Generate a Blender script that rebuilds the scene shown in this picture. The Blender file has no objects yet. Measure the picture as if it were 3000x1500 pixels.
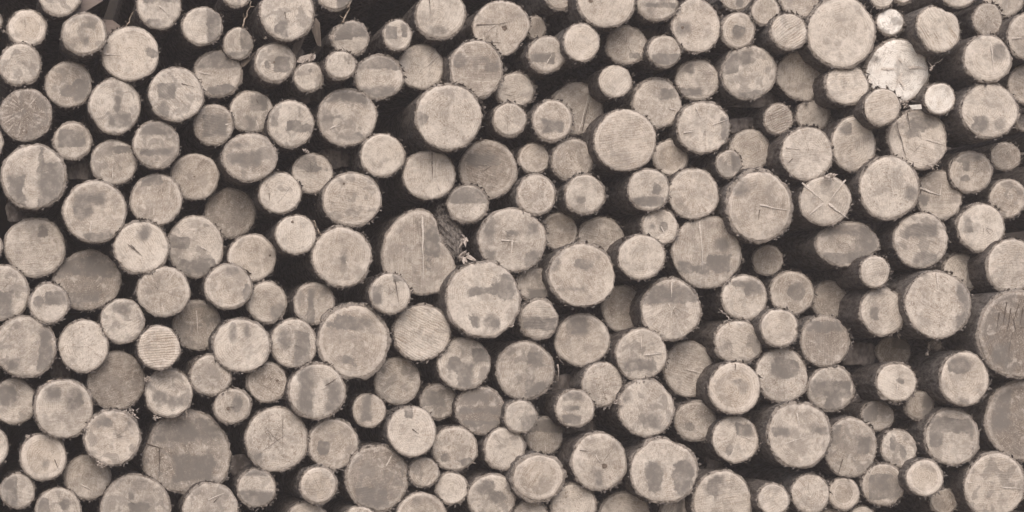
import bpy, math, random
from mathutils import Vector, noise
R = math.radians
SC = bpy.context.scene
COL = SC.collection

# ----------------------------------------------------------------------------
# scale: 600 photo pixels are one metre on the cut ends of the pile.
# The logs all lie along +Y; the camera stands to the left of them, low, and
# looks along them, so every log shows a little of its left flank.
# ----------------------------------------------------------------------------
PPM = 600.0
VPX, VPY = 0.0, 1050.0           # where the log axes converge in the photo
DIST = 9.0                          # camera to the mean plane of the cut ends
Z0 = 0.35                           # height of the photo's lower edge
CAM = Vector(((VPX - 1500) / PPM, -DIST, (1500 - VPY) / PPM + Z0))

def place(px, py, y):
    k = (DIST + y) / DIST
    return Vector((CAM.x + (px - VPX) / PPM * k, y, CAM.z - (py - VPY) / PPM * k)), k / PPM

# ----------------------------------------------------------------------------
# materials
# ----------------------------------------------------------------------------
class NT:
    def __init__(s, name):
        s.m = bpy.data.materials.new(name); s.m.use_nodes = True
        s.t = s.m.node_tree; s.t.nodes.clear()
        s.out = s.n('ShaderNodeOutputMaterial')
        s.b = s.n('ShaderNodeBsdfPrincipled')
        s.l(s.b.outputs[0], s.out.inputs[0])
        s.b.inputs['Specular IOR Level'].default_value = 0.12
    def n(s, t, **k):
        x = s.t.nodes.new(t)
        for a, v in k.items(): setattr(x, a, v)
        return x
    def l(s, a, b): s.t.links.new(a, b)
    def inp(s, sock, v):
        if v is None: return
        if isinstance(v, (int, float)): sock.default_value = v
        elif isinstance(v, (tuple, list)): sock.default_value = v
        else: s.l(v, sock)
    def math(s, op, a, b=None, c=None, clamp=False):
        x = s.n('ShaderNodeMath', operation=op, use_clamp=clamp)
        s.inp(x.inputs[0], a); s.inp(x.inputs[1], b); s.inp(x.inputs[2], c)
        return x.outputs[0]
    def vmath(s, op, a, b=None, scale=None):
        x = s.n('ShaderNodeVectorMath', operation=op)
        s.inp(x.inputs[0], a)
        if b is not None: s.inp(x.inputs[1], b)
        if scale is not None: s.inp(x.inputs['Scale'], scale)
        return x.outputs['Value'] if op in ('DOT_PRODUCT', 'LENGTH') else x.outputs[0]
    def noise(s, vec, scale, detail=3, rough=.55, dist=0):
        x = s.n('ShaderNodeTexNoise')
        s.inp(x.inputs['Vector'], vec)
        x.inputs['Scale'].default_value = scale; x.inputs['Detail'].default_value = detail
        x.inputs['Roughness'].default_value = rough; x.inputs['Distortion'].default_value = dist
        return x.outputs[0]
    def step(s, v, a, b, lo=0.0, hi=1.0):
        x = s.n('ShaderNodeMapRange', interpolation_type='SMOOTHSTEP')
        s.inp(x.inputs[0], v); s.inp(x.inputs[1], a); s.inp(x.inputs[2], b)
        s.inp(x.inputs[3], lo); s.inp(x.inputs[4], hi)
        return x.outputs[0]
    def mix(s, f, a, b, mode='MIX'):
        x = s.n('ShaderNodeMix', data_type='RGBA', blend_type=mode)
        s.inp(x.inputs[0], f)
        s.inp(x.inputs[6], a if not isinstance(a, tuple) else (*a, 1))
        s.inp(x.inputs[7], b if not isinstance(b, tuple) else (*b, 1))
        return x.outputs[2]
    def attr(s, name, typ='GEOMETRY'):
        x = s.n('ShaderNodeAttribute', attribute_name=name, attribute_type=typ)
        return x.outputs['Fac']
    def bump(s, h, strength, dist):
        x = s.n('ShaderNodeBump')
        x.inputs['Strength'].default_value = strength; x.inputs['Distance'].default_value = dist
        s.l(h, x.inputs['Height']); s.l(x.outputs[0], s.b.inputs['Normal'])
    def obco(s, k=37.0):
        tc = s.n('ShaderNodeTexCoord'); oi = s.n('ShaderNodeObjectInfo')
        off = s.math('MULTIPLY', oi.outputs['Random'], k)
        cx = s.n('ShaderNodeCombineXYZ'); s.l(off, cx.inputs[0]); s.l(off, cx.inputs[1]); s.l(off, cx.inputs[2])
        return tc.outputs['Object'], s.vmath('ADD', tc.outputs['Object'], cx.outputs[0])

TAN, PALE, WHITE = (.255, .214, .181), (.58, .512, .446), (.88, .83, .775)

def wood_end():
    s = NT('sawn_wood')
    p, q = s.obco()
    O = lambda n: s.attr(n, 'OBJECT')
    tone, ringr, ringa, sawa, blotch, ray, speck = [O(n) for n in ('tone', 'ringr', 'ringa', 'sawa', 'blotch', 'ray', 'speck')]
    rn = s.attr('rn'); sd = s.attr('sd')
    # base tone with broad mottling
    big = s.noise(q, 9, 3, .6)
    mid = s.noise(q, 34, 4, .65)
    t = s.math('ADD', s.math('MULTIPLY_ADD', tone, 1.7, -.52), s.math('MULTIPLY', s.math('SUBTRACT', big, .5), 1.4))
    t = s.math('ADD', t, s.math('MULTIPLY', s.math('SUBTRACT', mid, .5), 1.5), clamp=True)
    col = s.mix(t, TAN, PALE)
    # very bright pale ends, with the stronger light at upper right painted in
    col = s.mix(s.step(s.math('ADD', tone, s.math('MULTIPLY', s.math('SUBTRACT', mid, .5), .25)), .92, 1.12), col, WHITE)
    # dull ends turn grey-brown: weathered ones, plus recessed ones to paint their shade
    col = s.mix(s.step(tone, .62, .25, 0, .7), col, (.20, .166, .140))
    # heartwood disc / pale sapwood
    wob = s.math('ADD', rn, s.math('MULTIPLY', s.math('SUBTRACT', s.noise(q, 16, 2), .5), .10))
    edge = s.step(wob, s.math('SUBTRACT', ringr, .035), s.math('ADD', ringr, .03))
    rim = s.math('MULTIPLY', edge, ringa)
    col = s.mix(s.math('MULTIPLY', s.math('SUBTRACT', 1, edge), s.math('MULTIPLY', ringa, .55)), col, (.78, .73, .68), 'MULTIPLY')
    col = s.mix(s.math('MULTIPLY', rim, .4), col, (.63, .54, .465))
    line = s.math('MULTIPLY', s.step(s.math('ABSOLUTE', s.math('SUBTRACT', wob, ringr)), .035, .0), ringa)
    col = s.mix(s.math('MULTIPLY', line, .28), col, (.45, .40, .36), 'MULTIPLY')
    # annual rings
    rr = s.math('ADD', s.math('MULTIPLY', s.attr('rm'), 640), s.math('MULTIPLY', s.noise(q, 22, 3), 11))
    rings = s.math('SINE', rr)
    ringf = s.math('MULTIPLY', s.step(rings, .1, 1), s.math('MULTIPLY', s.step(s.noise(q, 12, 2), .40, .60), .48))
    col = s.mix(ringf, col, (.62, .55, .49), 'MULTIPLY')
    # saw marks
    cx = s.n('ShaderNodeCombineXYZ'); s.l(O('sawx'), cx.inputs[0]); s.l(O('sawz'), cx.inputs[2])
    u = s.vmath('DOT_PRODUCT', p, cx.outputs[0])
    # a sheet of coordinates stretched along the cut
    cy = s.n('ShaderNodeCombineXYZ'); s.l(O('sawz'), cy.inputs[0]); s.l(s.math('MULTIPLY', O('sawx'), -1), cy.inputs[2])
    w = s.vmath('DOT_PRODUCT', p, cy.outputs[0])
    st = s.n('ShaderNodeCombineXYZ'); s.l(s.math('MULTIPLY', u, 170), st.inputs[0]); s.l(s.math('MULTIPLY', w, 9), st.inputs[1]); s.l(O('seed'), st.inputs[2])
    fib = s.noise(st.outputs[0], 1, 3, .6)
    saw = s.math('SINE', s.math('ADD', s.math('MULTIPLY', u, 520), s.math('MULTIPLY', s.noise(q, 8, 3), 26)))
    sawf = s.math('ADD', s.math('MULTIPLY', s.step(saw, -.2, 1), s.math('MULTIPLY', sawa, s.step(s.noise(s.vmath('ADD', q, (5.1, 2.2, 9.4)), 11, 3, .6), .40, .66, .02, .46))),
                  s.math('MULTIPLY', s.step(fib, .52, .72), s.math('ADD', .22, s.math('MULTIPLY', sawa, .45))))
    col = s.mix(sawf, col, (.56, .49, .43), 'MULTIPLY')
    col = s.mix(s.math('MULTIPLY', s.step(fib, .44, .26), s.math('ADD', .26, s.math('MULTIPLY', sawa, .3))), col, (.63, .55, .48))
    # medullary rays
    an = s.n('ShaderNodeCombineXYZ'); s.l(s.math('MULTIPLY', s.attr('ca'), 5.5), an.inputs[0]); s.l(s.math('MULTIPLY', s.attr('sa'), 5.5), an.inputs[1])
    s.l(s.math('ADD', O('seed'), s.math('MULTIPLY', rn, .7)), an.inputs[2])
    rayn = s.noise(an.outputs[0], 1.6, 3, .7)
    rf = s.math('MULTIPLY', s.step(rn, .05, .4), ray)
    col = s.mix(s.math('MULTIPLY', s.step(rayn, .54, .70), s.math('MULTIPLY', rf, .55)), col, (.68, .60, .53))
    col = s.mix(s.math('MULTIPLY', s.step(rayn, .46, .30), s.math('MULTIPLY', rf, .5)), col, (.55, .48, .43), 'MULTIPLY')
    # sawdust speckle
    fine = s.noise(q, 150, 3, .7)
    f2 = s.noise(q, 70, 3, .7)
    col = s.mix(s.math('MULTIPLY', s.step(f2, .53, .66), s.math('ADD', .22, s.math('MULTIPLY', speck, .45))), col, (.47, .41, .37), 'MULTIPLY')
    col = s.mix(s.math('MULTIPLY', s.step(fine, .55, .68), s.math('ADD', .34, s.math('MULTIPLY', speck, .4))), col, (.74, .66, .59))
    col = s.mix(s.math('MULTIPLY', s.step(fine, .45, .34), .42), col, (.5, .44, .4), 'MULTIPLY')
    # weather blotches
    b = s.step(s.noise(q, 17, 2, .45, .6), .52, .60)
    col = s.mix(s.math('MULTIPLY', b, s.math('MULTIPLY', blotch, .62)), col, (.19, .166, .147))
    b2 = s.step(s.noise(q, 11, 4, .62, .5), .50, .66)
    col = s.mix(s.math('MULTIPLY', b2, .54), col, (.24, .205, .178))
    b3 = s.step(s.noise(s.vmath('ADD', q, (7.7, 3.1, 5.2)), 24, 4, .65, .4), .53, .68)
    col = s.mix(s.math('MULTIPLY', b3, .46), col, (.62, .54, .475))
    # stains with an outline of their own
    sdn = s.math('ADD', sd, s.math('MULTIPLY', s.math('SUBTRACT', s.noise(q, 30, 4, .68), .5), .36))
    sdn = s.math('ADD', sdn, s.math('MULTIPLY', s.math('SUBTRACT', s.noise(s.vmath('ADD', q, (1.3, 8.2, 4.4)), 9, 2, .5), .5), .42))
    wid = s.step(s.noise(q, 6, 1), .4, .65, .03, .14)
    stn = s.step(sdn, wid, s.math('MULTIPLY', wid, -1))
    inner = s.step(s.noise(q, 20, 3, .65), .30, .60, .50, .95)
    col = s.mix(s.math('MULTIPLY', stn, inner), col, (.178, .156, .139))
    # frayed outer edge: pale fibres and dark cambium
    ed = s.math('ADD', rn, s.math('MULTIPLY', s.math('SUBTRACT', s.noise(q, 60, 3, .7), .5), .12))
    col = s.mix(s.math('MULTIPLY', s.math('MULTIPLY', s.step(ed, .84, .97), s.step(f2, .38, .60)), .34), col, (.62, .54, .475))
    col = s.mix(s.step(ed, .97, 1.02, 0, .85), col, (.12, .088, .066))
    s.l(col, s.b.inputs['Base Color'])
    s.b.inputs['Roughness'].default_value = .85
    h = s.math('ADD', s.math('MULTIPLY', fine, .5), s.math('ADD', s.math('MULTIPLY', saw, s.math('MULTIPLY', sawa, .25)), s.math('MULTIPLY', f2, .8)))
    s.bump(h, .55, .004)
    return s.m

def bark_mat(name, a, b, c):
    s = NT(name)
    p, q = s.obco()
    sc = s.vmath('MULTIPLY', q, (1, .5, 1))
    n1 = s.noise(sc, 55, 4, .65, .4)
    n2 = s.noise(q, 14, 3, .6)
    fine = s.noise(q, 190, 3, .7)
    col = s.mix(s.step(n1, .38, .62), a, b)
    col = s.mix(s.math('MULTIPLY', s.step(n2, .5, .7), .55), col, c)
    col = s.mix(s.step(fine, .56, .68, 0, .6), col, (.40, .34, .295))
    # torn inner fibres at the sawn lip, paler also to paint the light falloff
    lip = s.attr('lip')
    ln = s.math('ADD', lip, s.math('MULTIPLY', s.math('SUBTRACT', s.noise(q, 85, 3, .7), .5), 1.5))
    col = s.mix(s.step(ln, .62, .95, 0, .85), col, (.46, .39, .335))
    s.l(col, s.b.inputs['Base Color']); s.b.inputs['Roughness'].default_value = .95
    s.bump(s.math('ADD', n1, s.math('MULTIPLY', fine, .6)), 1.0, .02)
    return s.m

def plain(name, a, b, scale=40, rough=.9, stretch=(1, 1, 1), bump=.5):
    s = NT(name)
    p, q = s.obco()
    n1 = s.noise(s.vmath('MULTIPLY', q, stretch), scale, 4, .65)
    s.l(s.mix(s.step(n1, .35, .65), a, b), s.b.inputs['Base Color'])
    s.b.inputs['Roughness'].default_value = rough
    s.bump(n1, bump, .006)
    return s.m

M_END = wood_end()
BARKS = [bark_mat('dark_bark', (.085, .069, .060), (.175, .147, .130), (.25, .218, .196)),
         bark_mat('brown_bark', (.090, .074, .064), (.195, .165, .147), (.27, .236, .212)),
         bark_mat('grey_bark', (.10, .085, .076), (.22, .192, .173), (.31, .276, .250))]
M_CRACK = plain('crack_shadow_wood', (.07, .055, .046), (.15, .12, .10), 120)
M_FIBRE = plain('torn_fibre', (.30, .25, .215), (.56, .48, .42), 160)
M_STREAK = plain('pale_streak', (.44, .38, .33), (.68, .60, .535), 160)
M_SHRED = plain('shredded_wood', (.09, .077, .069), (.27, .235, .21), 95, stretch=(1, 1, .5), bump=1.0)
M_KNOT = plain('knot_wood', (.10, .075, .058), (.19, .145, .115), 90)
M_TWIG = plain('twig_bark', (.16, .12, .09), (.42, .34, .27), 60)
M_STRIP = plain('bark_strip_inner', (.10, .080, .066), (.20, .160, .130), 30, stretch=(1, 1, .3))
M_GAP_FILLER = plain('gap_filler', (.085, .071, .064), (.24, .205, .185), 26, stretch=(1, 1, .45), bump=1.0)
M_BOARD = plain('split_wood', (.17, .135, .118), (.26, .21, .185), 18, stretch=(.3, 1, 1))
M_TAG = plain('white_plastic', (.46, .42, .38), (.66, .61, .56), 20, .5, bump=.1)
M_SOIL = plain('soil', (.10, .082, .07), (.2, .17, .145), 6)
M_LIGHT_BLOCK = plain('light_block_earth', (.022, .018, .015), (.05, .041, .035), 2.5)

# ----------------------------------------------------------------------------
# helpers
# ----------------------------------------------------------------------------
def obj(name, verts, faces, mats, parent=None, loc=(0, 0, 0), fm=None, smooth=True):
    me = bpy.data.meshes.new(name)
    me.from_pydata([tuple(v) for v in verts], [], faces)
    for m in (mats if isinstance(mats, (list, tuple)) else [mats]): me.materials.append(m)
    if fm: me.polygons.foreach_set('material_index', fm)
    if smooth: me.polygons.foreach_set('use_smooth', [True] * len(me.polygons))
    o = bpy.data.objects.new(name, me); COL.objects.link(o)
    o.parent = parent; o.location = loc
    return o

def fattr(o, name, vals):
    a = o.data.attributes.new(name, 'FLOAT', 'POINT'); a.data.foreach_set('value', vals)

def spike(V, F, base, tip, w, rnd):
    """a four-sided splinter"""
    d = (tip - base); L = d.length
    if L < 1e-6: return
    d.normalize()
    a = d.orthogonal().normalized(); b = d.cross(a)
    mid = base + d * L * .55 + (a * rnd.uniform(-1, 1) + b * rnd.uniform(-1, 1)) * L * .10
    i = len(V)
    for c, r in ((base, w), (mid, w * .7)):
        for k in range(4):
            t = k * math.pi / 2 + .4
            V.append(c + a * math.cos(t) * r + b * math.sin(t) * r * .6)
    V.append(tip)
    for k in range(4):
        n = (k + 1) % 4
        F.append((i + k, i + n, i + 4 + n, i + 4 + k)); F.append((i + 4 + k, i + 4 + n, i + 8))

def rod(V, F, pts, radii, n=6):
    i0 = len(V)
    for j, p in enumerate(pts):
        d = (pts[min(j + 1, len(pts) - 1)] - pts[max(j - 1, 0)]).normalized()
        a = d.orthogonal().normalized(); b = d.cross(a)
        for k in range(n):
            t = 2 * math.pi * k / n
            V.append(p + (a * math.cos(t) + b * math.sin(t)) * radii[j])
    for j in range(len(pts) - 1):
        for k in range(n):
            m = (k + 1) % n
            F.append((i0 + j * n + k, i0 + j * n + m, i0 + (j + 1) * n + m, i0 + (j + 1) * n + k))
    F.append(tuple(range(i0, i0 + n))[::-1]); e = i0 + (len(pts) - 1) * n
    F.append(tuple(range(e, e + n)))

POLY = {
 'P53': (80, 872, 276, 318, [(90,555),(-60,600),(-150,700),(-196,850),(-185,1000),(-120,1130),(0,1170),(80,1190),(200,1175),(300,1120),(355,1040),(345,980),(310,890),(250,800),(215,720),(190,620),(150,570)]),
 'P80': (1400, 575, 175, 182, [(1395,393),(1290,430),(1225,530),(1230,610),(1300,690),(1400,740),(1490,757),(1520,700),(1560,630),(1575,550),(1560,480),(1500,420)]),
 'P154': (1760, 720, 405, 388, [(1800,330),(1700,340),(1560,400),(1460,500),(1400,640),(1362,750),(1380,900),(1450,1000),(1560,1060),(1700,1095),(1850,1105),(1960,1090),(2080,1020),(2150,900),(2165,740),(2150,640),(2090,520),(2000,420),(1900,350)]),
 'P194': (898, 215, 155, 177, [(860,36),(900,60),(960,90),(1040,130),(1055,200),(1050,300),(1000,360),(900,392),(830,370),(790,310),(755,250),(742,180),(760,120),(800,80)]),
}
NA = 96          # points round a log
NR = 12          # rings in a cut end

TILE = {}
for k, ox in zip('ABCDE', (0, 600, 1200, 1800, 2400)):
    for r, oy, s in (('1', 0, 1288 / 500), ('2', 400, 1288 / 500), ('3', 800, 1288 / 500), ('4', 1100, 1288 / 400)):
        TILE[k + r] = (ox, oy, s)

def outline(rnd, codes):
    """multiplier of the ellipse radius for NA angles"""
    ph = [rnd.uniform(0, 6.28) for _ in range(6)]
    am = [rnd.uniform(.3, 1) for _ in range(6)]
    sd = rnd.uniform(0, 99)
    mods = []
    poly = None
    for c in codes:
        if c.startswith('f:'):
            a, m, w = [float(x) for x in c[2:].split(',')]; mods.append((a, m, w))
        if c in POLY:
            cx, cy, rx, ry, pts = POLY[c]
            poly = sorted((math.atan2((cy - y) / ry, (x - cx) / rx), math.hypot((x - cx) / rx, (cy - y) / ry)) for x, y in pts)
            poly = [(poly[-1][0] - 2 * math.pi, poly[-1][1])] + poly + [(poly[0][0] + 2 * math.pi, poly[0][1])]
    out = []
    rough = 1.6 if 'K' in codes or 'K!' in codes or any(c[0] == 'S' for c in codes) else 1.0
    for i in range(NA):
        t = 2 * math.pi * i / NA
        m = 1 + .010 * am[0] * math.sin(2 * t + ph[0]) + .012 * am[1] * math.sin(3 * t + ph[1]) + .010 * am[2] * math.sin(4 * t + ph[2]) + .007 * am[3] * math.sin(5 * t + ph[3]) + .006 * am[4] * math.sin(7 * t + ph[4])
        m += .010 * rough * noise.noise(Vector((3.5 * math.cos(t), 3.5 * math.sin(t), sd))) + .012 * rough * noise.noise(Vector((8 * math.cos(t), 8 * math.sin(t), sd)))
        for a, f, w in mods:
            d = (math.degrees(t) - a + 180) % 360 - 180
            m *= 1 + (f - 1) * math.exp(-(d / w) ** 2 * 1.2)
        if poly:
            tt = (t + math.pi) % (2 * math.pi) - math.pi
            for (a0, m0), (a1, m1) in zip(poly, poly[1:]):
                if a0 <= tt <= a1:
                    m *= m0 + (m1 - m0) * (tt - a0) / max(a1 - a0, 1e-6); break
        out.append(m)
    return out

def sd_patch(u, v, pats):
    best = 1.0
    for k, a in pats:
        if k == 'q':
            x0, y0, x1, y1 = a
            dx = max(x0 - u, u - x1); dy = max(y0 - v, v - y1)
            d = math.hypot(max(dx, 0), max(dy, 0)) + min(max(dx, dy), 0)
        else:
            cx, cy, ru, rv = a
            d = (math.hypot((u - cx) / ru, (v - cy) / rv) - 1) * min(ru, rv)
        best = min(best, d)
    return best

def strip(V, F, FM, p0, p1, w, mat, y, rnd, taper=True):
    """a narrow jagged crack or torn streak lying on the cut end"""
    n = 9; i0 = len(V)
    d = Vector((p1[0] - p0[0], 0, p1[1] - p0[1])); L = d.length
    if L < 1e-5: return
    d.normalize(); pn = Vector((-d.z, 0, d.x))
    off = 0
    for j in range(n):
        t = j / (n - 1)
        off += rnd.uniform(-1, 1) * L * .015
        ww = w * (1 - t * .85 if taper else 1) * rnd.uniform(.6, 1.25)
        if j == 0: ww *= .7
        c = Vector((p0[0], y, p0[1])) + d * L * t + pn * off
        V.append(c + pn * ww * .5); V.append(c - pn * ww * .5)
    for j in range(n - 1):
        a = i0 + 2 * j
        F.append((a, a + 1, a + 3, a + 2)); FM.append(mat)

def make_log(num, px, py, rpx, rpy, lv, tone, codes, length=None):
    rnd = random.Random(num * 7919 + 13)
    K = 'K' in codes; KK = 'K!' in codes
    y = (-.057 * lv if lv > 0 else -.042 * lv) + rnd.uniform(-.02, .02)
    c, k = place(px, py, y)
    rx, ry = rpx * k, rpy * k
    Rm = (rx + ry) / 2
    root = bpy.data.objects.new('log', None); COL.objects.link(root)
    root.location = c; root.empty_display_size = Rm
    m = outline(rnd, codes)
    # ---------------- sawn end
    tx, tz = rnd.uniform(-.10, .10), rnd.uniform(-.10, .10)
    ph = rnd.uniform(0, 6)
    dome = lambda u, v: tx * u * rx + tz * v * ry + .004 * math.sin(3 * u + ph) * math.cos(2.5 * v + ph)
    pats, cr, kn = [], [], []
    for code in codes:
        if code[:2] in ('q:', 'e:'): pats.append((code[0], [float(x) * rnd.uniform(.93, 1.07) for x in code[2:].split(',')]))
        if code[:2] in ('c:', 'w:', 'x:', 'v:'): cr.append((code[0], [float(x) for x in code[2:].split(',')]))
        if code[:2] == 'k:': kn.append([float(x) for x in code[2:].split(',')])
    V, F, rn, sd, rm, ca, sa = [Vector((0, 0, 0))], [], [0], [sd_patch(0, 0, pats)], [0], [1], [0]
    pu, pv = rnd.uniform(-.16, .16), rnd.uniform(-.16, .16)      # the pith is off centre
    V[0] = Vector((pu * rx, dome(pu, pv), pv * ry)); sd[0] = sd_patch(pu, pv, pats)
    for j in range(1, NR + 1):
        f = j / NR
        f = f ** .9
        for i in range(NA):
            t = 2 * math.pi * i / NA
            u = pu * (1 - f) + f * m[i] * math.cos(t); v = pv * (1 - f) + f * m[i] * math.sin(t)
            yy = dome(u, v)
            if j == NR: yy += .0045 + .004 * rnd.random()
            V.append(Vector((u * rx, yy, v * ry)))
            rn.append(f); sd.append(sd_patch(u, v, pats)); rm.append(f * Rm); ca.append(math.cos(t)); sa.append(math.sin(t))
    for i in range(NA):
        F.append((0, 1 + (i + 1) % NA, 1 + i))
    for j in range(NR - 1):
        for i in range(NA):
            a = 1 + j * NA + i; b = 1 + j * NA + (i + 1) % NA
            F.append((a, b, b + NA, a + NA))
    FM = [0] * len(F)
    for kd, (u0, v0, u1, v1) in cr:
        ym = min(dome(u0, v0), dome(u1, v1), dome((u0 + u1) / 2, (v0 + v1) / 2)) - .0025
        strip(V, F, FM, (u0 * rx, v0 * ry), (u1 * rx, v1 * ry), (.0055 if kd == 'c' else .0022 if kd == 'x' else .013 if kd == 'v' else .0075) * (Rm / .125) ** .5, 2 if kd in 'wv' else 1, ym, rnd)
    # fine drying checks running out from the pith
    if 'G' in codes or rnd.random() < .2:
        for _ in range(rnd.randint(1, 3)):
            t = rnd.uniform(0, 6.28); a, b = rnd.uniform(.02, .2), rnd.uniform(.35, .8)
            u0, v0, u1, v1 = pu + a * math.cos(t), pv + a * math.sin(t), pu + b * math.cos(t), pv + b * math.sin(t)
            strip(V, F, FM, (u0 * rx, v0 * ry), (u1 * rx, v1 * ry), 0.0018, 1, min(dome(u0, v0), dome(u1, v1)) - .002, rnd)
    for u, v, r in kn:
        if r <= 0: continue
        i0 = len(V); V.append(Vector((u * rx, dome(u, v) - .003, v * ry)))
        for i in range(14):
            t = 2 * math.pi * i / 14; q = r * rnd.uniform(.75, 1.2)
            V.append(Vector(((u + q * math.cos(t)) * rx, dome(u, v) - .002, (v + q * math.sin(t)) * ry)))
        for i in range(14): F.append((i0, i0 + 1 + (i + 1) % 14, i0 + 1 + i)); FM.append(3)
    n_extra = len(V) - len(rn)
    for arr, d in ((rn, .4), (sd, 1), (rm, .1), (ca, 1), (sa, 0)): arr.extend([d] * n_extra)
    face = obj('cut_face', V, F, [M_END, M_CRACK, M_STREAK, M_KNOT], root, fm=FM)
    for nm, arr in (('rn', rn), ('sd', sd), ('rm', rm), ('ca', ca), ('sa', sa)): fattr(face, nm, arr)
    ang = rnd.uniform(0, 180); sawa = rnd.uniform(.05, .45)
    ringr, ringa = rnd.uniform(.72, .88), rnd.choice((0, .15, .3))
    for code in codes:
        if code[0] == 'L': ang = float(code[1:].rstrip('!')); sawa = 1.15 if code.endswith('!') else .5
        if code[0] == 'R': ringr = float(code[1:].rstrip('!')); ringa = 1.0 if code.endswith('!') or ringr < .77 else .6
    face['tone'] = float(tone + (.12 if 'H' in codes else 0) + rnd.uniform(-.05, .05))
    face['ringr'] = ringr; face['ringa'] = float(ringa)
    # the saw lines run along the given angle: u varies across them
    face['sawx'] = -math.sin(R(ang)); face['sawz'] = math.cos(R(ang)); face['sawa'] = float(sawa)
    face['blotch'] = 1.0 if 'W' in codes else .9 if 'B' in codes else rnd.choice((.0, .15, .45))
    face['ray'] = 1.0 if 'G' in codes else rnd.uniform(.1, .5)
    face['speck'] = 1.0 if 'N' in codes else rnd.uniform(.0, .45)
    face['seed'] = rnd.uniform(0, 50)
    # ---------------- bark
    L = length or rnd.uniform(2.7, 3.5)
    th = .016 if KK else .010 if K else rnd.uniform(.005, .010)
    prof = [(-1, .0065, 1), (0, .003, 1), (1, .016, .6), (2, .05, .32), (2, .085, .15), (2, .11, 0), (2, .16, 0), (2, .26, 0), (2, .42, 0), (2, .7, 0), (2, 1.15, 0), (2, 1.9, 0), (2, L, 0)]
    bx, bz = rnd.uniform(-.02, .02), rnd.uniform(-.02, .02)
    s0 = rnd.uniform(0, 99)
    V, F, lip = [], [], []
    for kind, yy, lp in prof:
        taper = 1 - .05 * min(yy / .8, 1) - .03 * yy / L
        for i in range(NA):
            t = 2 * math.pi * i / NA
            ct, stn = math.cos(t), math.sin(t)
            tt = th * (1 + .9 * noise.noise(Vector((2.3 * ct, 2.3 * stn, s0 + yy * 3))) + (.55 if K or KK else .5) * noise.noise(Vector((7 * ct, 7 * stn, s0 + yy * 9))))
            tt = max(tt, .0012)
            if kind == -1: ex = -.004
            elif kind == 0: ex = tt * .75
            else: ex = tt
            x = (rx * m[i] * ct * taper) + ex * ct + bx * yy
            z = (ry * m[i] * stn * taper) + ex * stn + bz * yy
            f = dome(m[i] * ct, m[i] * stn) * max(0, 1 - yy * 4)
            yj = yy + f
            if kind == 0: yj += rnd.uniform(-.002, .009) * (1.6 if K or KK else 1)
            V.append(Vector((x, yj, z))); lip.append(lp)
    for j in range(len(prof) - 1):
        for i in range(NA):
            a = j * NA + i; b = j * NA + (i + 1) % NA
            F.append((a, b, b + NA, a + NA))
    e = (len(prof) - 1) * NA
    F.append(tuple(range(e, e + NA)))
    # loose flakes and curls of bark
    for _ in range(int((60 if K or KK else 40) + 520 * Rm)):
        t = rnd.uniform(0, 6.2832); i = int(t / (2 * math.pi) * NA) % NA
        y0 = .003 + .22 * rnd.random() ** 2.8
        tp = 1 - .05 * min(y0 / .8, 1)
        rad = Vector((math.cos(t), 0, math.sin(t))); tan = Vector((-math.sin(t), 0, math.cos(t)))
        p = Vector((rx * m[i] * rad.x * tp + bx * y0, y0, ry * m[i] * rad.z * tp + bz * y0)) + rad * th * .7
        a = rnd.uniform(-1.2, 1.2)
        ax = (Vector((0, -1, 0)) * math.cos(a) + tan * math.sin(a)); sd_ = tan * math.cos(a) + Vector((0, 1, 0)) * math.sin(a)
        Lf, wf, up = rnd.uniform(.006, .032), rnd.uniform(.002, .009), rnd.uniform(.002, .013)
        i0 = len(V); tn = rnd.choice((.1, .2, .4, .7))
        for q in range(4):
            f = q / 3
            c_ = p + ax * Lf * f + rad * up * f * f
            if c_.y < -.006: c_.y = -.006
            ww = wf * (1 - .5 * f) * rnd.uniform(.6, 1.3)
            V.append(c_ + sd_ * ww); V.append(c_ - sd_ * ww); lip.extend([tn, tn])
        for q in range(3): F.append((i0 + 2 * q, i0 + 2 * q + 1, i0 + 2 * q + 3, i0 + 2 * q + 2))
    nb = len(F)
    # ---------------- torn fringe at the lip
    spans = [[float(x) for x in code[1:].split('-')] for code in codes if code[0] == 'S']
    for a0, a1 in spans:
        for _ in range(int((a1 - a0) / 1.7)):
            t = R(rnd.uniform(a0, a1)); i = int(t / (2 * math.pi) * NA) % NA
            b = Vector((rx * m[i] * math.cos(t) * .985, dome(math.cos(t), math.sin(t)) + .006, ry * m[i] * math.sin(t) * .985))
            dr = Vector((math.cos(t) + rnd.uniform(-.5, .5), rnd.uniform(-.5, .25), math.sin(t) + rnd.uniform(-.5, .5))).normalized()
            spike(V, F, b, b + dr * rnd.uniform(.003, .015) * (1.6 if rnd.random() < .12 else 1), rnd.uniform(.0010, .0026), rnd)
    if not spans:
        for _ in range(rnd.randint(4, 16)):
            t = rnd.uniform(0, 6.28); i = int(t / (2 * math.pi) * NA) % NA
            b = Vector((rx * m[i] * math.cos(t) * .99, .006, ry * m[i] * math.sin(t) * .99))
            dr = Vector((math.cos(t) + rnd.uniform(-.7, .7), rnd.uniform(-.3, .3), math.sin(t) + rnd.uniform(-.7, .7))).normalized()
            spike(V, F, b, b + dr * rnd.uniform(.004, .013), rnd.uniform(.0008, .0018), rnd)
    lip += [0] * (len(V) - len(lip))
    bk = obj('bark', V, F, [rnd.choice(BARKS if not (K or KK) else BARKS[1:]), M_FIBRE], root, fm=[0] * nb + [1] * (len(F) - nb))
    fattr(bk, 'lip', lip)
    return root, c, rx, ry, dome
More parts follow.
